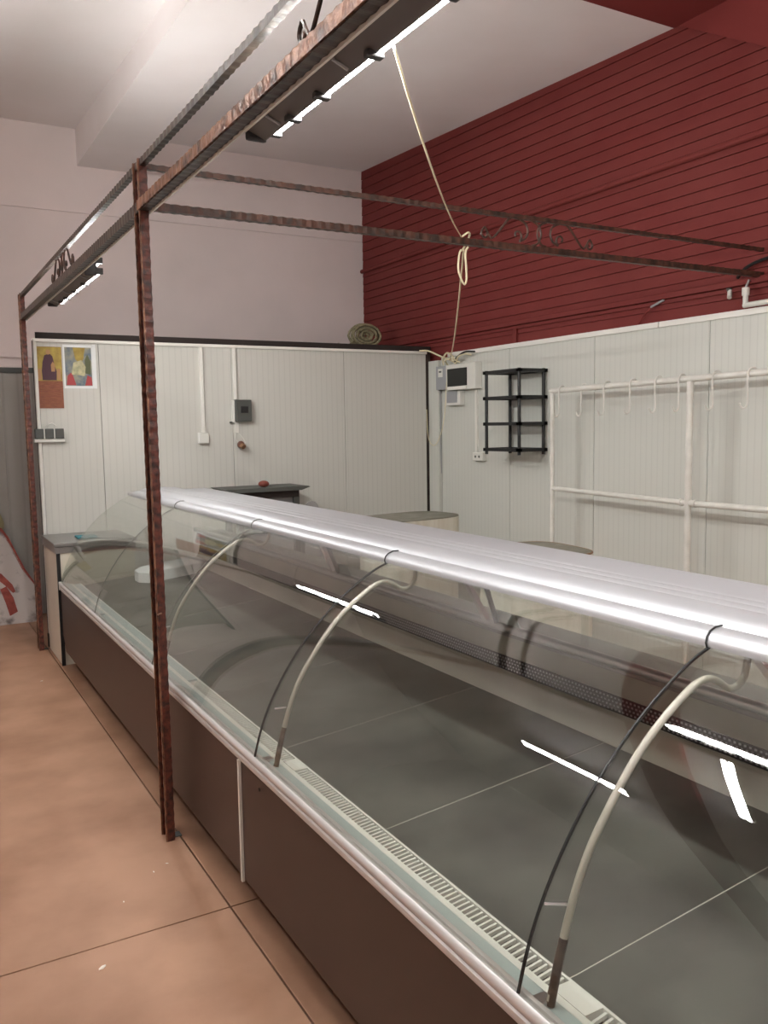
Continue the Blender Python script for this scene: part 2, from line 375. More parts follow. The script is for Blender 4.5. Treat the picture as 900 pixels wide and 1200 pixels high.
# deck
dj = [Y0+.02, -.20, .50, 1.20, 1.93, 2.62, 3.32, 4.02, 4.72, 5.42, Y1-.02]
for a, b in zip(dj[:-1], dj[1:]):
    bm = bmesh.new()
    prism(bm, [(1.067,.55),(1.067,.5645),(1.10,.5665),(1.88,.647),(1.88,.63),(1.10,.55)], 'y', a+.002, b-.002)
    part('deck_panel', bm, M['deck'], case)
    if a > -.6: part('deck_joint', prism(bmesh.new(), [(1.068,.551),(1.068,.5635),(1.10,.5655),(1.88,.646),(1.88,.63),(1.10,.552)], 'y', a-.0025, a+.0025), M['joint'], case)
part('rear_riser', prism(bmesh.new(), [(1.88,.60),(1.88,.648),(1.925,.735),(1.945,.735),(1.945,.60)], 'y', Y0+.02, Y1-.02), M['decklight'], case)
part('rear_vent', prism(bmesh.new(), [(1.926,.736),(1.934,.785),(1.945,.785),(1.945,.736)], 'y', Y0+.02, Y1-.02), M['black'], case)
bm = bmesh.new(); yy = Y0+.05
while yy < 4.2:
    for row in range(4):
        z = .742+row*.0115; x = 1.9245+(z-.736)*.163
        o_ = .008 if row % 2 else 0
        box(bm, x-.002, x, yy+o_, yy+o_+.0065, z, z+.0055)
    yy += .0165
part('vent_perforation', bm, M['pgrey'], case, kind='stuff')
part('rear_panel', prism(bmesh.new(), [(1.936,.787),(1.936,.862),(1.96,.862),(1.96,.60),(1.947,.60),(1.947,.787)], 'y', Y0+.02, Y1-.02), M['decklight'], case)
part('rear_worktop', B(1.925, 2.12, Y0, Y1, .864, .888, bevel=.005), M['steel'], case)
part('rear_rail', T([(1.905, Y0+.03, .905), (1.905, Y1-.03, .905)], .017, 10), M['alu'], case, smooth=True)
part('rear_wall', B(2.05, 2.08, Y0, Y1, .10, .863), M['cabw'], case)
for k in range(5):
    a = Y0+.05+k*1.37
    part('rear_door_pane', B(1.945, 1.950, a, min(a+1.39, Y1-.03), .895, 1.18) if k % 2 else B(1.955, 1.960, a, min(a+1.39, Y1-.03), .895, 1.18), M['glass'], case)
part('rear_top_rail', B(1.935, 1.97, Y0, Y1-.05, 1.18, 1.20), M['alu'], case)
part('rear_hood', prism(bmesh.new(), [(1.752,1.19),(1.752,1.215),(1.97,1.216),(1.97,1.201),(1.76,1.186)], 'y', Y0, Y1-.08), M['alucap'], case)
for q in rods:
    part('brace', T([(1.90, q+.42, 1.18), (1.90, q+.13, .90)], .014, 4), M['alu'], case)
    part('stay', T(smoothpts([(1.74, q+.02, 1.185), (1.80, q+.03, 1.10), (1.86, q+.06, .99), (1.90, q+.08, .915)]), .010, 6), M['pgrey'], case, smooth=True)
    part('bracket_plate', prism(bmesh.new(), [(q-.06,.922),(q+.10,.922),(q+.07,.965),(q-.02,.965)], 'x', 1.896, 1.902), M['alublue'], case)
    part('undercap_bar', B(1.66, 1.70, q+.2, min(q+.95, Y1-.1), 1.155, 1.183, bevel=.005), M['plastic'], case)  # plain white box fixed under the top cap
    pr = [(.974,.600),(.994,.675),(1.014,.741),(1.040,.812),(1.072,.874),(1.110,.928),(1.152,.982),(1.196,1.030),(1.244,1.071),(1.295,1.106),(1.340,1.131),(1.378,1.138),(1.408,1.128),(1.440,1.108),(1.472,1.110),(1.493,1.134),(1.500,1.184)]
    rd = part('support_rod', T(smoothpts([(p[0], q, p[1]) for p in pr], 4), .0075, 10), M['rod'], case, smooth=True)
    part('rod_sleeve', T([(.9735, q, .592), (.994, q, .675), (1.005, q, .712)], .0088, 10), M['rodd'], rd, smooth=True)
    part('rod_clip', T([(1.012, q, .775), (.990, q+.035, .765)], .003, 6), M['alu'], rd)
# base
fronts = [Y0, .60, 2.652, 5.2, Y1-.005]
for a, b in ((Y0, 2.650), (2.658, Y1)):
    e = .10 if b == Y1 else 0
    part('front_panel', prism(bmesh.new(), [(a, .547), (b-.003, .547), (b-.003, .128+e), (b-.003-e, .128), (a, .128)] if e else [(a, .547), (b-.003, .547), (b-.003, .128), (a, .128)], 'x', .935, 1.0), M['brown'], case)
part('panel_strip', B(.926, .936, 2.648, 2.660, .118, .546), M['trimw'], case, label='thin white joint strip')
part('underbody', B(1.002, 2.045, Y0+.02, Y1-.02, .16, .545), M['brownd'], case)
for q in (-.5, 1.3, 3.0, 4.6, 6.14):
    for x in (1.02, 1.95):
        lg = part('leg', B(x, x+.045, q-.0225, q+.0225, .03, .16), M['black'], case)
        part('foot', T([(x+.0225, q, 0), (x+.0225, q, .035)], .022, 10), M['black'], lg, smooth=True)
part('front_screw', T([(.931, 2.47, .51), (.9275, 2.47, .51)], .006, 8), M['black'], case)
# pane clips on the front rail
for q in seams:
    part('pane_clip', B(.948, .985, q-.05, q-.02, .590, .600, bevel=.003), M['alu'], case)

# foam tray inside
fp = [(1.40,5.93),(1.45,5.84),(1.82,5.84),(1.87,5.90),(1.87,6.06),(1.82,6.12),(1.45,6.12),(1.40,6.04)]
bm = bmesh.new()
def deckz(x): return .5665+(x-1.10)*(.0805/.78)
A = [bm.verts.new((p[0], p[1], deckz(p[0])+.001)) for p in fp]; Bv = [bm.verts.new((p[0], p[1], deckz(p[0])+.070)) for p in fp]
Cv = [bm.verts.new((1.635+(p[0]-1.635)*.94, 5.98+(p[1]-5.98)*.9, deckz(p[0])+.078)) for p in fp]
for X_, Y_ in ((A, Bv), (Bv, Cv)):
    for i in range(8): bm.faces.new((X_[i], X_[(i+1) % 8], Y_[(i+1) % 8], Y_[i]))
bm.faces.new(A[::-1]); bm.faces.new(Cv)
tag(obj('foam_box', bm, M['foam']), 'white foam box with cut corners lying on the counter deck at its far end', 'box')
# white scoop on worktop near right
bm = prism(bmesh.new(), [(1.985,.889),(2.09,.889),(2.105,.93),(1.975,.93)], 'y', .95, 1.38)
tag(obj('plastic_tray', bm, M['foam']), 'shallow white plastic tray on the counter worktop at the right edge', 'tray')

# ------------------------------------------------------------------ cabinet behind the counter end
cb = thing('low_cabinet', 'cream side cabinet with a steel top at the far end of the counter', 'cabinet', (1.3, 6.56, 0))
part('body', B(.925, 1.46, 6.275, 6.86, .0, .80, bevel=.003), M['cabw'], cb)
part('side_rim', B(.915, 1.47, 6.27, 6.868, .80, .842), M['steel'], cb)
part('corner_post', B(.92, .945, 6.262, 6.274, .0, .80), M['black'], cb)
part('worktop', B(.905, 1.48, 6.262, 6.872, .846, .872, bevel=.004), M['steel'], cb)
bm = bmesh.new(); box(bm, 1.10, 1.24, 6.44, 6.58, .873, .885, bevel=.005)
tag(obj('folded_cloth', bm, M['teal']), 'small teal cloth folded on the steel cabinet top', 'cloth')

# ------------------------------------------------------------------ hammered iron canopy frame
fr = thing('canopy_frame', 'hammered copper-black iron frame standing in front of the display counter', 'metal frame', (.86, 3.35, 0))
PY = (3.352, 6.855)
for y in PY:
    hz = 2.655
    p1 = part('post', hbar((.869, y-.014, .0), (.869, y-.014, hz), .018, .076, .0007), M['rust'], fr)
    part('post_flange', hbar((.860, y-.047, .0), (.860, y-.047, hz), .024, .014, .0007), M['rust'], fr)
    part('post_flange', hbar((.860, y+.022, .0), (.860, y+.022, hz), .024, .014, .0007), M['rust'], fr)
    part('post_rib', hbar((.8455, y-.048, .0), (.8455, y-.048, hz), .006, .010, .0006), M['rustr'], fr)
    part('post_rib', hbar((.8455, y+.023, .0), (.8455, y+.023, hz), .006, .010, .0006), M['rustr'], fr)
    part('floor_bracket', B(.879, .912, y-.03, y+.01, .0, .004), M['pdark'], fr)
    part('bracket_tab', B(.879, .882, y-.03, y+.01, .004, .045), M['pdark'], fr)
    for z in (.93, 2.49): part('weld', T([(.846, y-.056, z), (.862, y-.055, z+.004)], .004, 6), M['rustr'], fr)
part('long_rail', hbar((.862, -1.6, 2.486), (.862, 6.88, 2.486), .034, .040), M['rustd'], fr)
part('long_rail', hbar((.862, -1.6, 2.640), (.862, 6.88, 2.640), .024, .024), M['rustd'], fr)
part('long_rail_front', hbar((.843, -1.6, 2.488), (.843, 3.32, 2.488), .006, .036), M['rustr'], fr)
part('cross_rail', hbar((.885, 3.352, 2.497), (4.476, 3.352, 2.497), .028, .030), M['rustx'], fr)
part('cross_rail', hbar((.885, 3.352, 2.642), (4.476, 3.352, 2.642), .020, .020), M['rustx'], fr)
part('post', hbar((.862, -1.6, 0), (.862, -1.6, 2.655), .045, .055), M['rust'], fr)
def spiral(cu, cv, r0, r1, a0, a1, n=14):
    return [(cu+(r0+(r1-r0)*i/n)*math.cos(a0+(a1-a0)*i/n), cv+(r0+(r1-r0)*i/n)*math.sin(a0+(a1-a0)*i/n)) for i in range(n+1)]
def scrolls(fn, lo):
    """one ornament: mirrored diagonal scrolls with a pair of C and S scrolls in the middle; u along the rail, v up"""
    H = .118
    for s in (-1, 1):
        a = spiral(-.325, .030, .008, .028, PI*.2, -PI*1.5, 14)[::1]
        a = [(q[0], q[1]) for q in a]+[(-.29, .012), (-.25, .045), (-.20, .10), (-.175, H)]
        part('scroll', T(smoothpts([fn(s*q[0], q[1]) for q in a], 2), .0055, 6), M['rustx'], fr, smooth=True)
        b = spiral(-.135, .040, .010, .030, PI*1.2, -PI*.35, 12)+[(-.085, .030), (-.070, .065), (-.085, .10), (-.125, H)]
        part('scroll', T(smoothpts([fn(s*q[0], q[1]) for q in b], 2), .0055, 6), M['rustx'], fr, smooth=True)
        c = [(-.045, .0), (-.010, .012), (.012, .055), (-.006, .10), (-.045, H)]
        part('scroll', T(smoothpts([fn(s*q[0]-.0*s, q[1]) for q in c], 5), .0055, 6), M['rustx'], fr, smooth=True)
scrolls(lambda a, b: (2.80+a, 3.352, 2.515+b), 0)
scrolls(lambda a, b: (.862, 1.53+a, 2.508+b), 0)
scrolls(lambda a, b: (.862, 5.10+a, 2.508+b), 0)

# ------------------------------------------------------------------ lights
def fixture(x, y, z, label, L=1.22):
    """trough fitting fixed upright beside the rail, back against it, twin tubes facing the counter side (+x)"""
    root = thing('strip_light', label, 'fluorescent light', (x, y, z)); h = L/2
    prof = [(x, z-.030), (x, z+.030), (x+.050, z+.051), (x+.054, z+.051), (x+.054, z+.045), (x+.016, z+.022), (x+.016, z-.022), (x+.054, z-.045), (x+.054, z-.051), (x+.050, z-.051)]
    part('housing', prism(bmesh.new(), prof, 'y', y-h, y+h), M['fixt'], root)
    for a in (-h, h): part('end_cap', B(x-.003, x+.058, y+a-.007, y+a+.007, z-.056, z+.056, bevel=.008), M['fixtd'], root)
    for dz in (-.024, .024):
        part('tube', T([(x+.076, y-h+.03, z+dz*1.1), (x+.076, y+h-.03, z+dz*1.1)], .013, 10), M['tube'], root, smooth=True)
        for a in (-h+.022, h-.022): part('lampholder', B(x+.050, x+.092, y+a-.010, y+a+.010, z+dz*1.1-.015, z+dz*1.1+.015), M['fixtd'], root)
    for a in (-h+.30, -.02, .24, h-.20):
        part('clip', B(x+.030, x+.072, y+a-.011, y+a+.011, z-.060, z-.046, bevel=.003), M['fixtd'], root)
        part('clip', B(x+.030, x+.072, y+a-.011, y+a+.011, z+.046, z+.060, bevel=.003), M['fixtd'], root)
    for a in (-h+.14, .08, h-.14):
        part('hanger', T([(x+.004, y+a, z+.03), (x+.004, y+a, z-.036), (x+.040, y+a, z-.050)], .0045, 6), M['pgrey'], root)
    return root
fixture(.890, 1.69, 2.494, 'grey fluorescent strip light nearest the camera, lit, fixed beside the long rail')
fixture(.890, 5.22, 2.494, 'grey fluorescent strip light at the far end of the long rail, lit')
fixture(.890, -.70, 2.494, 'unseen fill light added on the long rail behind the photographer')  # added fitting, only there to fill out the room light
def batten(x, y, z, axis, label, L=1.22):
    root = thing('batten_light', label, 'fluorescent light', (x, y, z)); h = L/2
    def P(a, b, c): return (x+b, y+a, z+c) if axis == 'y' else (x+a, y+b, z+c)
    def bx(a0, a1, b0, b1, c0, c1):
        p, q = P(a0, b0, c0), P(a1, b1, c1)
        return B(min(p[0], q[0]), max(p[0], q[0]), min(p[1], q[1]), max(p[1], q[1]), p[2], q[2], bevel=.004)
    part('housing', bx(-h, h, -.040, .040, .012, .055), M['plastic'], root)
    for b_ in (-.026, .026):
        part('tube', T([P(-h+.03, b_, .0), P(h-.03, b_, .0)], .0135, 10), M['tube'], root, smooth=True)
    for a in (-h+.018, h-.018): part('lampholder', bx(a-.010, a+.010, -.06, .06, -.018, .018), M['plastic'], root)
    return root
def hang(root, x, y, z, zc, axis):
    for a in (-.4, .4):
        p = (x, y+a, z+.05) if axis == 'y' else (x+a, y, z+.05)
        part('suspension_rod', T([p, (p[0], p[1], zc)], .004, 6), M['pgrey'], root)
for (x, y, ax, lab) in ((-1.06, 4.80, 'y', 'ceiling strip light over the left side of the room, outside the picture'), (.12, 3.12, 'x', 'ceiling strip light set crosswise above the photographer, outside the picture'),
                        (-1.2, .4, 'y', 'fill light added behind the photographer on the left, outside the picture'), (2.4, -.6, 'y', 'fill light added behind the photographer on the right, outside the picture')):  # these last two are added behind the camera as fill light
    rt = batten(x, y, 4.0, ax, lab)
    hang(rt, x, y, 4.0, 4.19 if y < 3.58 else ceil_z(y), ax)
# pale trunking beside the long rail
bm = B(.8800, .8868, -1.5, 3.31, 2.458, 2.478); box(bm, .8800, .8868, 3.40, 6.80, 2.458, 2.478)
tag(obj('cable_trunking', bm, M['trimw']), 'thin pale cable trunking running along the long iron rail', 'cable trunking')

# ------------------------------------------------------------------ cream cord over the cross rail
cr = thing('hanging_cord', 'cream cord slung from the near strip light over the cross rail', 'cord', (2.31, 3.35, 2.5))
A_ = Vector((.985, 1.66, 2.462)); B_ = Vector((2.33, 3.34, 2.515))
pts = [A_.lerp(B_, t)-Vector((0, 0, .05*4*t*(1-t))) for t in [i/14 for i in range(15)]]
part('upper_run', T(pts, .0032, 6), M['rope'], cr, smooth=True)
Lp = [(2.33,3.335,2.515),(2.36,3.33,2.535),(2.385,3.352,2.53),(2.385,3.375,2.50),(2.36,3.375,2.465),(2.33,3.345,2.455),(2.31,3.33,2.43),(2.305,3.33,2.36),(2.335,3.33,2.30),(2.35,3.33,2.33),(2.345,3.33,2.44),(2.36,3.33,2.47)]
part('loop', T(smoothpts(Lp, 5), .005, 6), M['rope'], cr, smooth=True)
A_ = Vector((2.345, 3.345, 2.46)); B_ = Vector((4.395, 6.50, 2.245))
pts = [A_.lerp(B_, t)-Vector((0, 0, .10*4*t*(1-t))) for t in [i/20 for i in range(21)]]
part('lower_run', T(pts, .0045, 6), M['rope'], cr, smooth=True)

# ------------------------------------------------------------------ things on the back partition
FY = 6.898
ic = thing('icon_print', 'tall gold and brown print of a seated robed figure by the iron post', 'picture', (1.035, FY, 2.05))
part('sheet', B(.942, 1.128, FY-.003, FY, 1.825, 2.285), M['brownp'], ic)
part('gold_ground', B(.944, 1.126, FY-.0045, FY-.003, 2.03, 2.283), M['yellow'], ic)
def disc(cx, cz, rx, rz, y, n=14): return [(cx+rx*math.cos(2*PI*i/n), cz+rz*math.sin(2*PI*i/n)) for i in range(n)]
part('robe', prism(bmesh.new(), [(.985,2.035),(1.085,2.035),(1.088,2.10),(1.072,2.16),(1.062,2.215),(1.04,2.235),(1.005,2.22),(.99,2.17),(.982,2.10)], 'y', FY-.0055, FY-.0045), M['purplep'], ic)
part('head', prism(bmesh.new(), disc(1.032, 2.245, .016, .02, 0), 'y', FY-.006, FY-.0045), M['skinp'], ic)
part('child_figure', prism(bmesh.new(), [(1.05,2.10),(1.075,2.10),(1.078,2.15),(1.062,2.175),(1.048,2.15)], 'y', FY-.0065, FY-.0056), M['skinp'], ic)
part('throne_side', prism(bmesh.new(), [(.955,2.04),(.98,2.04),(.98,2.12),(.955,2.12)], 'y', FY-.0055, FY-.0045), M['skinp'], ic)
part('throne_side', prism(bmesh.new(), [(1.09,2.04),(1.115,2.04),(1.115,2.12),(1.09,2.12)], 'y', FY-.0055, FY-.0045), M['skinp'], ic)
for z in (1.86, 1.885, 1.915, 1.95, 1.985): part('text_band', B(.955, 1.115, FY-.0036, FY-.003, z, z+.003), M['redbrown'], ic)
pc = thing('nativity_print', 'small colourful print of gathered figures with a white border right of the icon', 'picture', (1.25, FY, 2.14))
part('sheet', B(1.138, 1.378, FY-.003, FY, 1.975, 2.305), M['foam'], pc)
part('print_ground', B(1.150, 1.345, FY-.0045, FY-.003, 1.995, 2.285), M['bluep'], pc)
part('glow', prism(bmesh.new(), [(1.21,2.284),(1.30,2.284),(1.285,2.20),(1.26,2.15),(1.225,2.20)], 'y', FY-.0055, FY-.0045), M['yellow'], pc)
part('pale_figures', prism(bmesh.new(), [(1.195,2.08),(1.29,2.07),(1.30,2.14),(1.27,2.19),(1.21,2.17)], 'y', FY-.0065, FY-.0056), M['palep'], pc)
part('green_figure', prism(bmesh.new(), [(1.295,2.09),(1.335,2.08),(1.338,2.18),(1.315,2.235),(1.295,2.19)], 'y', FY-.0055, FY-.0045), M['greenp'], pc)
part('red_figure', prism(bmesh.new(), [(1.155,2.0),(1.225,2.0),(1.205,2.07),(1.19,2.095),(1.165,2.07)], 'y', FY-.0055, FY-.0045), M['redp'], pc)
part('red_figure', prism(bmesh.new(), [(1.29,1.998),(1.344,1.998),(1.34,2.06),(1.31,2.075)], 'y', FY-.0055, FY-.0045), M['redp'], pc)
part('white_margin', B(1.352, 1.378, FY-.008, FY-.003, 1.975, 2.31), M['foam'], pc)
sk = thing('triple_socket', 'row of three dark grey sockets on a white base beside the iron post', 'socket', (1.0, FY, 1.62))
part('base', B(.900, 1.115, FY-.035, FY, 1.570, 1.595, bevel=.004), M['plastic'], sk)
for i in range(3):
    x = .905+i*.072
    part('socket_body', B(x, x+.062, FY-.045, FY, 1.597, 1.672, bevel=.006), M['pdark'], sk)
    part('divider', B(x+.063, x+.070, FY-.040, FY, 1.595, 1.670), M['plastic'], sk)
part('lead', T(smoothpts([(.985, FY-.01, 1.675), (1.0, FY-.015, 1.70), (1.03, FY-.015, 1.712), (1.06, FY-.01, 1.695)]), .003, 6), M['plastic'], sk)
c1 = thing('conduit_with_box', 'white vertical conduit ending in a small white junction box, left one', 'conduit', (2.205, FY, 2.0))
part('duct', B(2.193, 2.222, FY-.018, FY, 1.62, 2.316, bevel=.002), M['trimw'], c1)
part('junction_box', B(2.160, 2.245, FY-.035, FY, 1.532, 1.618, bevel=.006), M['plastic'], c1)
c2 = tag(obj('conduit', B(2.476, 2.506, FY-.018, FY, 1.895, 2.316, bevel=.002), M['trimw']), 'white vertical conduit running down to the dark grey switch box', 'conduit')
sb = thing('switch_box', 'dark grey square switch box on the back partition', 'switch box', (2.54, FY, 1.80))
part('back_plate', B(2.458, 2.478, FY-.03, FY, 1.70, 1.885, bevel=.003), M['plastic'], sb)
part('body', B(2.480, 2.618, FY-.06, FY, 1.708, 1.890, bevel=.006), M['pdark'], sb)
part('recess', B(2.520, 2.585, FY-.066, FY-.058, 1.78, 1.835, bevel=.003), M['black'], sb)
part('hinge_tab', B(2.440, 2.470, FY-.02, FY, 1.695, 1.71), M['pdark'], sb)
bh = thing('bulb_holder', 'bronze bulb holder hanging on white leads below the grey switch box', 'lamp holder', (2.52, FY, 1.6))
part('duct', B(2.480, 2.512, FY-.018, FY, 1.615, 1.700), M['trimw'], bh)
part('lead', T(smoothpts([(2.485, FY-.01, 1.615), (2.478, FY-.02, 1.57), (2.50, FY-.03, 1.53)]), .003, 6), M['plastic'], bh)
part('lead', T(smoothpts([(2.510, FY-.01, 1.615), (2.545, FY-.02, 1.57), (2.56, FY-.03, 1.53), (2.535, FY-.03, 1.51)]), .003, 6), M['plastic'], bh)
bm = bmesh.new(); bmesh.ops.create_uvsphere(bm, u_segments=14, v_segments=8, radius=.032, matrix=Matrix.Translation((2.52, FY-.034, 1.515)))
part('holder', bm, M['bulb'], bh, smooth=True)
part('collar', T([(2.52, FY-.05, 1.51), (2.53, FY-.075, 1.495)], .022, 10), M['rustline'], bh, smooth=True)
# coil of rope on the partition top
co = thing('rope_coil', 'khaki coil of rope leaning in the corner on top of the partition', 'rope coil', (4.0, 7.35, 2.392))
for k in range(13):
    rr = .022+.0105*k+random.uniform(-.004, .004)
    ring = [(4.0+rr*1.25*math.cos(2*PI*i/20)*.92+random.uniform(-.004, .004), 7.35+random.uniform(-.006, .006)+.03*math.sin(k*1.7), 2.392+.128+.0+ (rr*.78+.0)*math.sin(2*PI*i/20)) for i in range(20)]
    part('strand', T(ring, .011, 6, closed=True), M['rope2'], co, smooth=True)
part('loose_end', T(smoothpts([(3.86, 7.33, 2.47), (3.80, 7.31, 2.43), (3.72, 7.29, 2.405), (3.66, 7.27, 2.43)]), .007, 6), M['rope2'], co, smooth=True)

# ------------------------------------------------------------------ things on the right wall
mb = thing('grey_meter_box', 'slim grey box with a small white label in the corner', 'meter box', (4.42, 6.63, 2.08))
part('body', B(4.385, 4.449, 6.545, 6.715, 1.975, 2.19, bevel=.006), M['pgrey'], mb)
part('label_plate', B(4.380, 4.385, 6.60, 6.67, 2.09, 2.165), M['plastic'], mb)
part('label_text', B(4.3785, 4.380, 6.615, 6.655, 2.13, 2.145), M['pdark'], mb)
db = thing('distribution_board', 'white distribution board with a dark window beside the grey box', 'fuse box', (4.42, 6.3, 2.07))
part('body', B(4.375, 4.449, 6.08, 6.535, 1.962, 2.19, bevel=.008), M['plastic'], db)
part('window', B(4.366, 4.375, 6.20, 6.50, 1.995, 2.152, bevel=.004), M['window'], db)
part('window_hinge', B(4.360, 4.374, 6.20, 6.50, 1.962, 1.992, bevel=.005), M['trimw'], db)
sc = thing('small_box', 'small grey-faced white box under the distribution board', 'junction box', (4.43, 6.45, 1.9))
part('body', B(4.40, 4.449, 6.345, 6.585, 1.828, 1.955, bevel=.006), M['plastic'], sc)
part('face', B(4.394, 4.400, 6.39, 6.55, 1.852, 1.955), M['pgrey'], sc)
cs = thing('conduit_to_socket', 'white conduit from the distribution board down to a wall socket', 'conduit', (4.44, 6.15, 1.7))
part('duct', B(4.430, 4.449, 6.135, 6.165, 1.41, 1.958), M['trimw'], cs)
part('socket', B(4.405, 4.449, 6.02, 6.17, 1.335, 1.408, bevel=.006), M['plastic'], cs)
for y in (6.07, 6.125): part('socket_hole', T([(4.403, y, 1.372), (4.4045, y, 1.372)], .012, 8), M['pdark'], cs)
cv = thing('cable_bundle', 'tangle of pale cables above the distribution board in the corner', 'cables', (4.4, 6.5, 2.24))
for pl in ([(4.30,6.86,2.345),(4.36,6.80,2.34),(4.40,6.65,2.28),(4.405,6.50,2.235),(4.41,6.42,2.20)],
           [(4.41,6.62,2.20),(4.39,6.60,2.25),(4.38,6.52,2.30),(4.40,6.45,2.26),(4.41,6.43,2.20)],
           [(4.40,6.40,2.21),(4.37,6.33,2.25),(4.38,6.25,2.27),(4.42,6.2,2.26)],
           [(4.41,6.56,2.20),(4.36,6.52,2.235),(4.37,6.42,2.24),(4.41,6.36,2.205)]):
    part('cable', T(smoothpts(pl), .008, 6), M['rope'], cv, smooth=True)
part('dark_cable', T(smoothpts([(4.41,6.44,2.21),(4.38,6.36,2.25),(4.37,6.22,2.285),(4.40,6.12,2.28)]), .008, 6), M['black'], cv, smooth=True)
part('cable_loop', T(smoothpts([(4.405,6.535,2.2),(4.37,6.52,2.0),(4.362,6.53,1.80),(4.375,6.60,1.62),(4.38,6.70,1.485),(4.375,6.78,1.47),(4.372,6.84,1.56),(4.372,6.86,1.8)]), .0035, 6), M['rope'], cv, smooth=True)
part('cable_drop', T([(4.437,6.72,1.97),(4.437,6.715,1.2)], .004, 6), M['pgrey'], cv)
# black shelf unit hung on the wall
shf = thing('wall_shelf', 'black plastic four-tier shelf rack hung on the white panel wall', 'shelf', (4.30, 5.45, 1.75))
SX0, SX1, SY0, SY1 = 4.175, 4.415, 5.235, 5.655
for zz in (2.050, 1.845, 1.640, 1.435):
    bm = bmesh.new()
    for (a, b, c, d_) in ((SX0-.015, SX1+.025, SY0-.02, SY0+.016), (SX0-.015, SX1+.025, SY1-.016, SY1+.02), (SX0-.015, SX0+.018, SY0-.02, SY1+.02), (SX1-.004, SX1+.03, SY0-.02, SY1+.02)):
        box(bm, a, b, c, d_, zz, zz+.026)
    part('shelf_rim', bm, M['black'], shf)
    for i in range(7):
        y = SY0+.05+i*.055
        part('shelf_slat', B(SX0+.018, SX1-.004, y-.018, y+.018, zz+.008, zz+.020), M['black'], shf)
for x in (SX0, SX1):
    for y in (SY0, SY1):
        part('upright', T([(x+.005, y, 1.41), (x+.005, y, 2.08)], .0135, 10), M['black'], shf, smooth=True)
# white pipe rack with S-hooks
RX = 4.2
rk = thing('pipe_rack', 'white painted pipe rack with two cross rails on the right wall', 'rack', (RX, 3.6, 0))
part('upright', T([(RX, 4.875, 0), (RX, 4.875, 1.90)], .017, 12), M['pipe'], rk, smooth=True)
part('upright', T([(RX, 3.620, 0), (RX, 3.620, 1.89)], .021, 12), M['pipe'], rk, smooth=True)
part('upright', T([(RX, 2.37, 0), (RX, 2.37, 1.90)], .021, 12), M['pipe'], rk, smooth=True)
part('top_rail', T([(RX, 4.895, 1.886), (RX, 2.35, 1.925)], .020, 12), M['pipe'], rk, smooth=True)
part('middle_rail', T([(RX, 4.86, 1.172), (RX, 3.60, 1.150)], .017, 12), M['pipe'], rk, smooth=True)
part('middle_rail', T([(RX, 3.64, 1.150), (RX, 2.37, 1.150)], .019, 12), M['pipe'], rk, smooth=True)
for y, z in ((3.68, 1.151), (3.57, 1.150)): part('weld_collar', T([(RX, y, z), (RX, y-.012, z)], .025, 10), M['pipe'], rk, smooth=True)
for y in (4.875, 3.62, 2.37):
    part('wall_stay', T([(RX, y, 0.5), (XP-.002, y, 0.5)], .010, 8), M['pipe'], rk, smooth=True)
ord_ = ['first', 'second', 'third', 'fourth', 'fifth', 'sixth', 'seventh', 'eighth']
hy = [4.77, 4.54, 4.315, 4.08, 3.865, 3.68, 3.425, 3.185]
for i, y in enumerate(hy):
    zr = 1.886+(4.895-y)/(4.895-2.35)*.039
    rt = math.radians((5, 80, 20, 15, 15, 10, 25, 30)[i]); dx, dy = math.cos(rt), math.sin(rt)
    def hp(a, z): return (RX-a*dx, y+a*dy, zr+z)
    pl = [hp(-.024, -.012), hp(-.025, .008), hp(-.012, .028), hp(.010, .028), hp(.026, .010), hp(.028, -.03), hp(.026, -.12), hp(.026, -.165), hp(.038, -.19), hp(.058, -.19), hp(.070, -.165)]
    o = obj('meat_hook', T(smoothpts(pl, 4), .0055, 8), M['pipe'], None, smooth=True)
    tag(o, 'white S-shaped hook, '+ord_[i]+' from the left on the rack top rail', 'hook', 'hooks on the pipe rack')
# pipes and cable ends on the red wall
ep = thing('elbow_pipe', 'white elbow pipe on the red wall above the panel cap', 'pipe', (4.42, 3.4, 2.33))
part('riser', T([(4.42, 3.415, 2.32), (4.42, 3.415, 2.405)], .016, 10), M['pipe'], ep, smooth=True)
part('socket', T([(4.42, 3.415, 2.385), (4.42, 3.415, 2.43)], .022, 10), M['pipe'], ep, smooth=True)
part('run', T([(4.42, 3.425, 2.328), (4.42, 2.5, 2.335)], .016, 10), M['pipe'], ep, smooth=True)
part('threaded_end', T([(4.42, 3.415, 2.43), (4.43, 3.40, 2.475)], .008, 8), M['steel'], ep, smooth=True)
sp_ = thing('pipe_stub', 'short white capped pipe stub on the red wall', 'pipe stub', (4.45, 3.56, 2.41))
part('stub', T([(4.462, 3.56, 2.435), (4.44, 3.545, 2.39)], .014, 10), M['pipe'], sp_, smooth=True)
part('collar', T([(4.470, 3.575, 2.455), (4.460, 3.558, 2.432)], .017, 10), M['pdark'], sp_, smooth=True)
wc = thing('wall_cable', 'dark red cable with a bare pale end on the red wall', 'cable', (4.46, 4.2, 2.35))
part('cable', T(smoothpts([(4.47, 4.31, 2.309), (4.455, 4.25, 2.36), (4.455, 4.18, 2.415)]), .006, 6), M['red_plain'], wc, smooth=True)
part('bare_end', T([(4.455, 4.18, 2.415), (4.455, 4.07, 2.448)], .008, 6), M['pgrey'], wc, smooth=True)
tag(obj('black_cable', T(smoothpts([(4.45, 3.50, 2.50), (4.45, 3.43, 2.555), (4.45, 3.28, 2.585), (4.45, 3.0, 2.60)]), .010, 6), M['black'], None, smooth=True), 'black cable arching behind the cross rail on the red wall', 'cable')

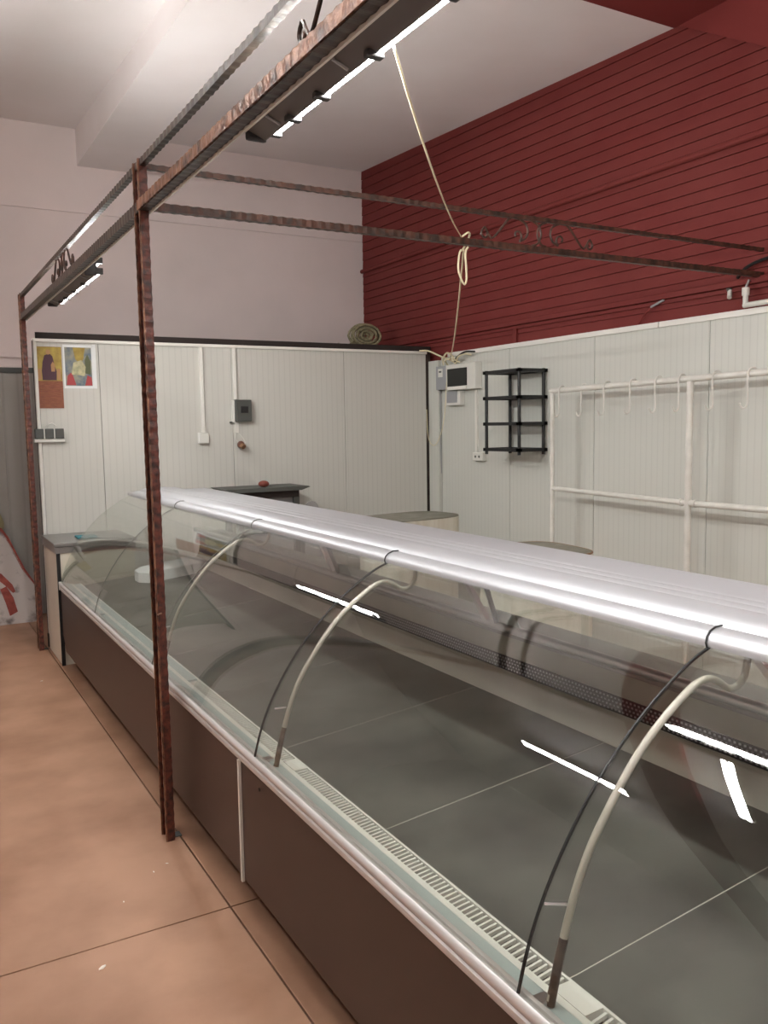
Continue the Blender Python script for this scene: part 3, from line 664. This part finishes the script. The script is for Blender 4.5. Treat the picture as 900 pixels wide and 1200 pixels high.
# ------------------------------------------------------------------ chopping blocks
def block(cx, cy, hx, hy_, top, rot, label, rimm):
    t = thing('chopping_block', label, 'chopping block', (cx, cy, 0), 'covered chopping blocks behind the counter')
    N = 40; out = []
    for i in range(N):
        a = 2*PI*i/N; n_ = 3.4
        out.append((hx*math.copysign(abs(math.cos(a))**(2/n_), math.cos(a)), hy_*math.copysign(abs(math.sin(a))**(2/n_), math.sin(a))))
    cr_, sr_ = math.cos(rot), math.sin(rot)
    R_ = lambda p, k=1: (cx+k*(p[0]*cr_-p[1]*sr_), cy+k*(p[0]*sr_+p[1]*cr_))
    bm = bmesh.new(); rows = []
    for zz, k in ((.02, .98), (top*.5, .985), (top-.05, 1.0), (top-.004, 1.0), (top, .985)):
        rows.append([bm.verts.new((*R_(p, k+(.006*math.sin(i*2.2) if zz < top-.06 else 0)), zz)) for i, p in enumerate(out)])
    for a, b in zip(rows[:-1], rows[1:]):
        for i in range(N): bm.faces.new((a[i], a[(i+1) % N], b[(i+1) % N], b[i]))
    bm.faces.new(rows[0][::-1]); bm.faces.new(rows[-1])
    part('cover', bm, M['blockw'], t, smooth=True)
    part('base', prism(bmesh.new(), [R_(p, .93) for p in out], 'z', 0, .02), M['brownd'], t)
    bm = bmesh.new(); ro = [bm.verts.new((*R_(p, .975), top+.001)) for p in out]; ro2 = [bm.verts.new((*R_(p, .975), top+.008)) for p in out]
    ri = [bm.verts.new((*R_(p, .6), top+.001)) for p in out]
    cc = bm.verts.new((cx, cy, top))
    for i in range(N):
        j = (i+1) % N
        bm.faces.new((ro[i], ro[j], ro2[j], ro2[i])); bm.faces.new((ro2[i], ro2[j], ri[j], ri[i])); bm.faces.new((ri[i], ri[j], cc))
    part('cutting_top', bm, M['blockt'], t, smooth=True)
    bm = tube(bmesh.new(), [(*R_(p, .985), top+.004) for p in out], .006, 5, closed=True)
    part('rim', bm, M[rimm], t)
    return t
block(3.52, 5.80, .40, .27, .925, .12, 'larger white covered chopping block standing beyond the counter below the fuse box', 'blockt')
block(3.15, 3.80, .27, .30, .925, -.1, 'white covered chopping block with a rusty rim, just behind the counter below the pipe rack', 'rustline')

# ------------------------------------------------------------------ steel table with machine parts behind the counter
tb = thing('steel_table', 'grey steel tray table against the back partition', 'table', (2.6, 6.6, 0))
part('top', prism(bmesh.new(), [(2.22,1.172),(2.27,1.140),(2.87,1.140),(2.95,1.165),(2.93,1.172)], 'y', 6.42, 6.80), M['pdark'], tb)
part('apron', B(2.32, 2.86, 6.45, 6.77, 1.085, 1.140), M['dark'], tb)
for x in (2.33, 2.82):
    for y in (6.46, 6.73): part('leg', B(x, x+.045, y, y+.045, 0, 1.085), M['pdark'], tb)
part('side_panel', B(2.375, 2.82, 6.50, 6.52, .55, 1.085), M['pgrey'], tb)
part('side_bracket', prism(bmesh.new(), [(2.26,1.138),(2.31,1.138),(2.32,1.03),(2.31,1.03)], 'y', 6.48, 6.6), M['pgrey'], tb)
bm = bmesh.new(); bmesh.ops.create_uvsphere(bm, u_segments=16, v_segments=8, radius=.045, matrix=Matrix.Translation((2.57, 6.5, 1.200)) @ Matrix.Diagonal((1, 1, .6, 1)))
tag(obj('knob', bm, M['redbrown'], None, smooth=True), 'red-brown round knob lying on the steel table', 'knob')
gr = thing('mincer_head', 'dark metal mincer head beside the steel table', 'mincer', (3.03, 6.6, 0))
part('stand', B(2.93, 3.13, 6.52, 6.7, 0, .90, bevel=.01), M['pgrey'], gr)
part('barrel', T([(2.97, 6.45, .985), (3.03, 6.6, .965), (3.10, 6.72, .95)], [.045, .05, .05], 12), M['pdark'], gr, smooth=True)
part('ring', T([(2.96, 6.43, .985), (2.975, 6.465, .983)], .058, 12), M['steel'], gr, smooth=True)
part('throat', T([(3.03, 6.6, .9), (3.03, 6.6, 1.0)], .035, 10), M['steel'], gr, smooth=True)

# ------------------------------------------------------------------ leaning sheet at the far left
ls = thing('leaning_sheet', 'dirty white sheet with red smears leaning against the grey door', 'sheet', (.6, 7.95, 0))
def sheet(pts, th=.02):
    bm = bmesh.new(); P = lambda x, z, o: (x, 7.90+z*.26+o, z)
    A = [bm.verts.new(P(x, z, 0)) for x, z in pts]; Bq = [bm.verts.new(P(x, z, th)) for x, z in pts]; n = len(pts)
    bm.faces.new(A); bm.faces.new(Bq[::-1])
    for i in range(n): bm.faces.new((A[i], A[(i+1) % n], Bq[(i+1) % n], Bq[i]))
    return bm
part('board', sheet([(.12,.0),(.985,.0),(.985,.30),(.90,.45),(.79,.72),(.74,.80),(.60,.84),(.12,.84)]), M['dirtywhite'], ls)
part('edge_tape', sheet([(.985,.30),(1.0,.30),(.91,.46),(.80,.74),(.75,.82),(.72,.81),(.78,.72),(.89,.45)], .024), M['redsmear'], ls)
for q in ([(.66,.46),(.72,.43),(.80,.33),(.82,.27),(.80,.26),(.74,.33),(.68,.39)], [(.70,.30),(.75,.32),(.80,.22),(.825,.10),(.76,.07),(.735,.18)]):
    bm = bmesh.new(); P = lambda x, z, o: (x, 7.90+z*.26+o, z)
    A = [bm.verts.new(P(x, z, -.003)) for x, z in q]; Bq = [bm.verts.new(P(x, z, .0)) for x, z in q]; n = len(q)
    bm.faces.new(A); bm.faces.new(Bq[::-1])
    for i in range(n): bm.faces.new((A[i], A[(i+1) % n], Bq[(i+1) % n], Bq[i]))
    part('smear', bm, M['redsmear'], ls)
kb = [(.40,8.13,.86),(.60,8.13,.86),(.775,8.13,.80),(.78,8.13,.86),(.755,8.13,.94),(.70,8.13,.99),(.40,8.13,1.0)]
bm = prism(bmesh.new(), [(p[0], p[2]) for p in kb], 'y', 8.152, 8.182)
bmesh.ops.bevel(bm, geom=bm.edges[:], offset=.006, segments=2, affect='EDGES')
tag(obj('khaki_sack', bm, M['khaki'], None), 'khaki sack tucked behind the top of the leaning white sheet', 'sack')

# ------------------------------------------------------------------ crumbs on the floor
for i, (x, y, s, where) in enumerate(((.45, 2.60, .016, 'largest white scrap on the floor, nearest the camera'), (.737, 3.094, .007, 'tiny white crumb left of the near iron post'), (.797, 3.13, .007, 'tiny white crumb closest to the foot of the near iron post'),
                             (.739, 5.95, .012, 'white crumb on the floor near the far iron post'), (.593, 2.945, .006, 'tiny white crumb between the largest scrap and the post'))):
    bm = bmesh.new(); bmesh.ops.create_icosphere(bm, subdivisions=1, radius=s, matrix=Matrix.Translation((x, y, s*.18)) @ Matrix.Rotation(.6+i, 4, 'Z') @ Matrix.Diagonal((1, .45, .2, 1)))
    tag(obj('crumb', bm, M['crumb']), where, 'scrap')
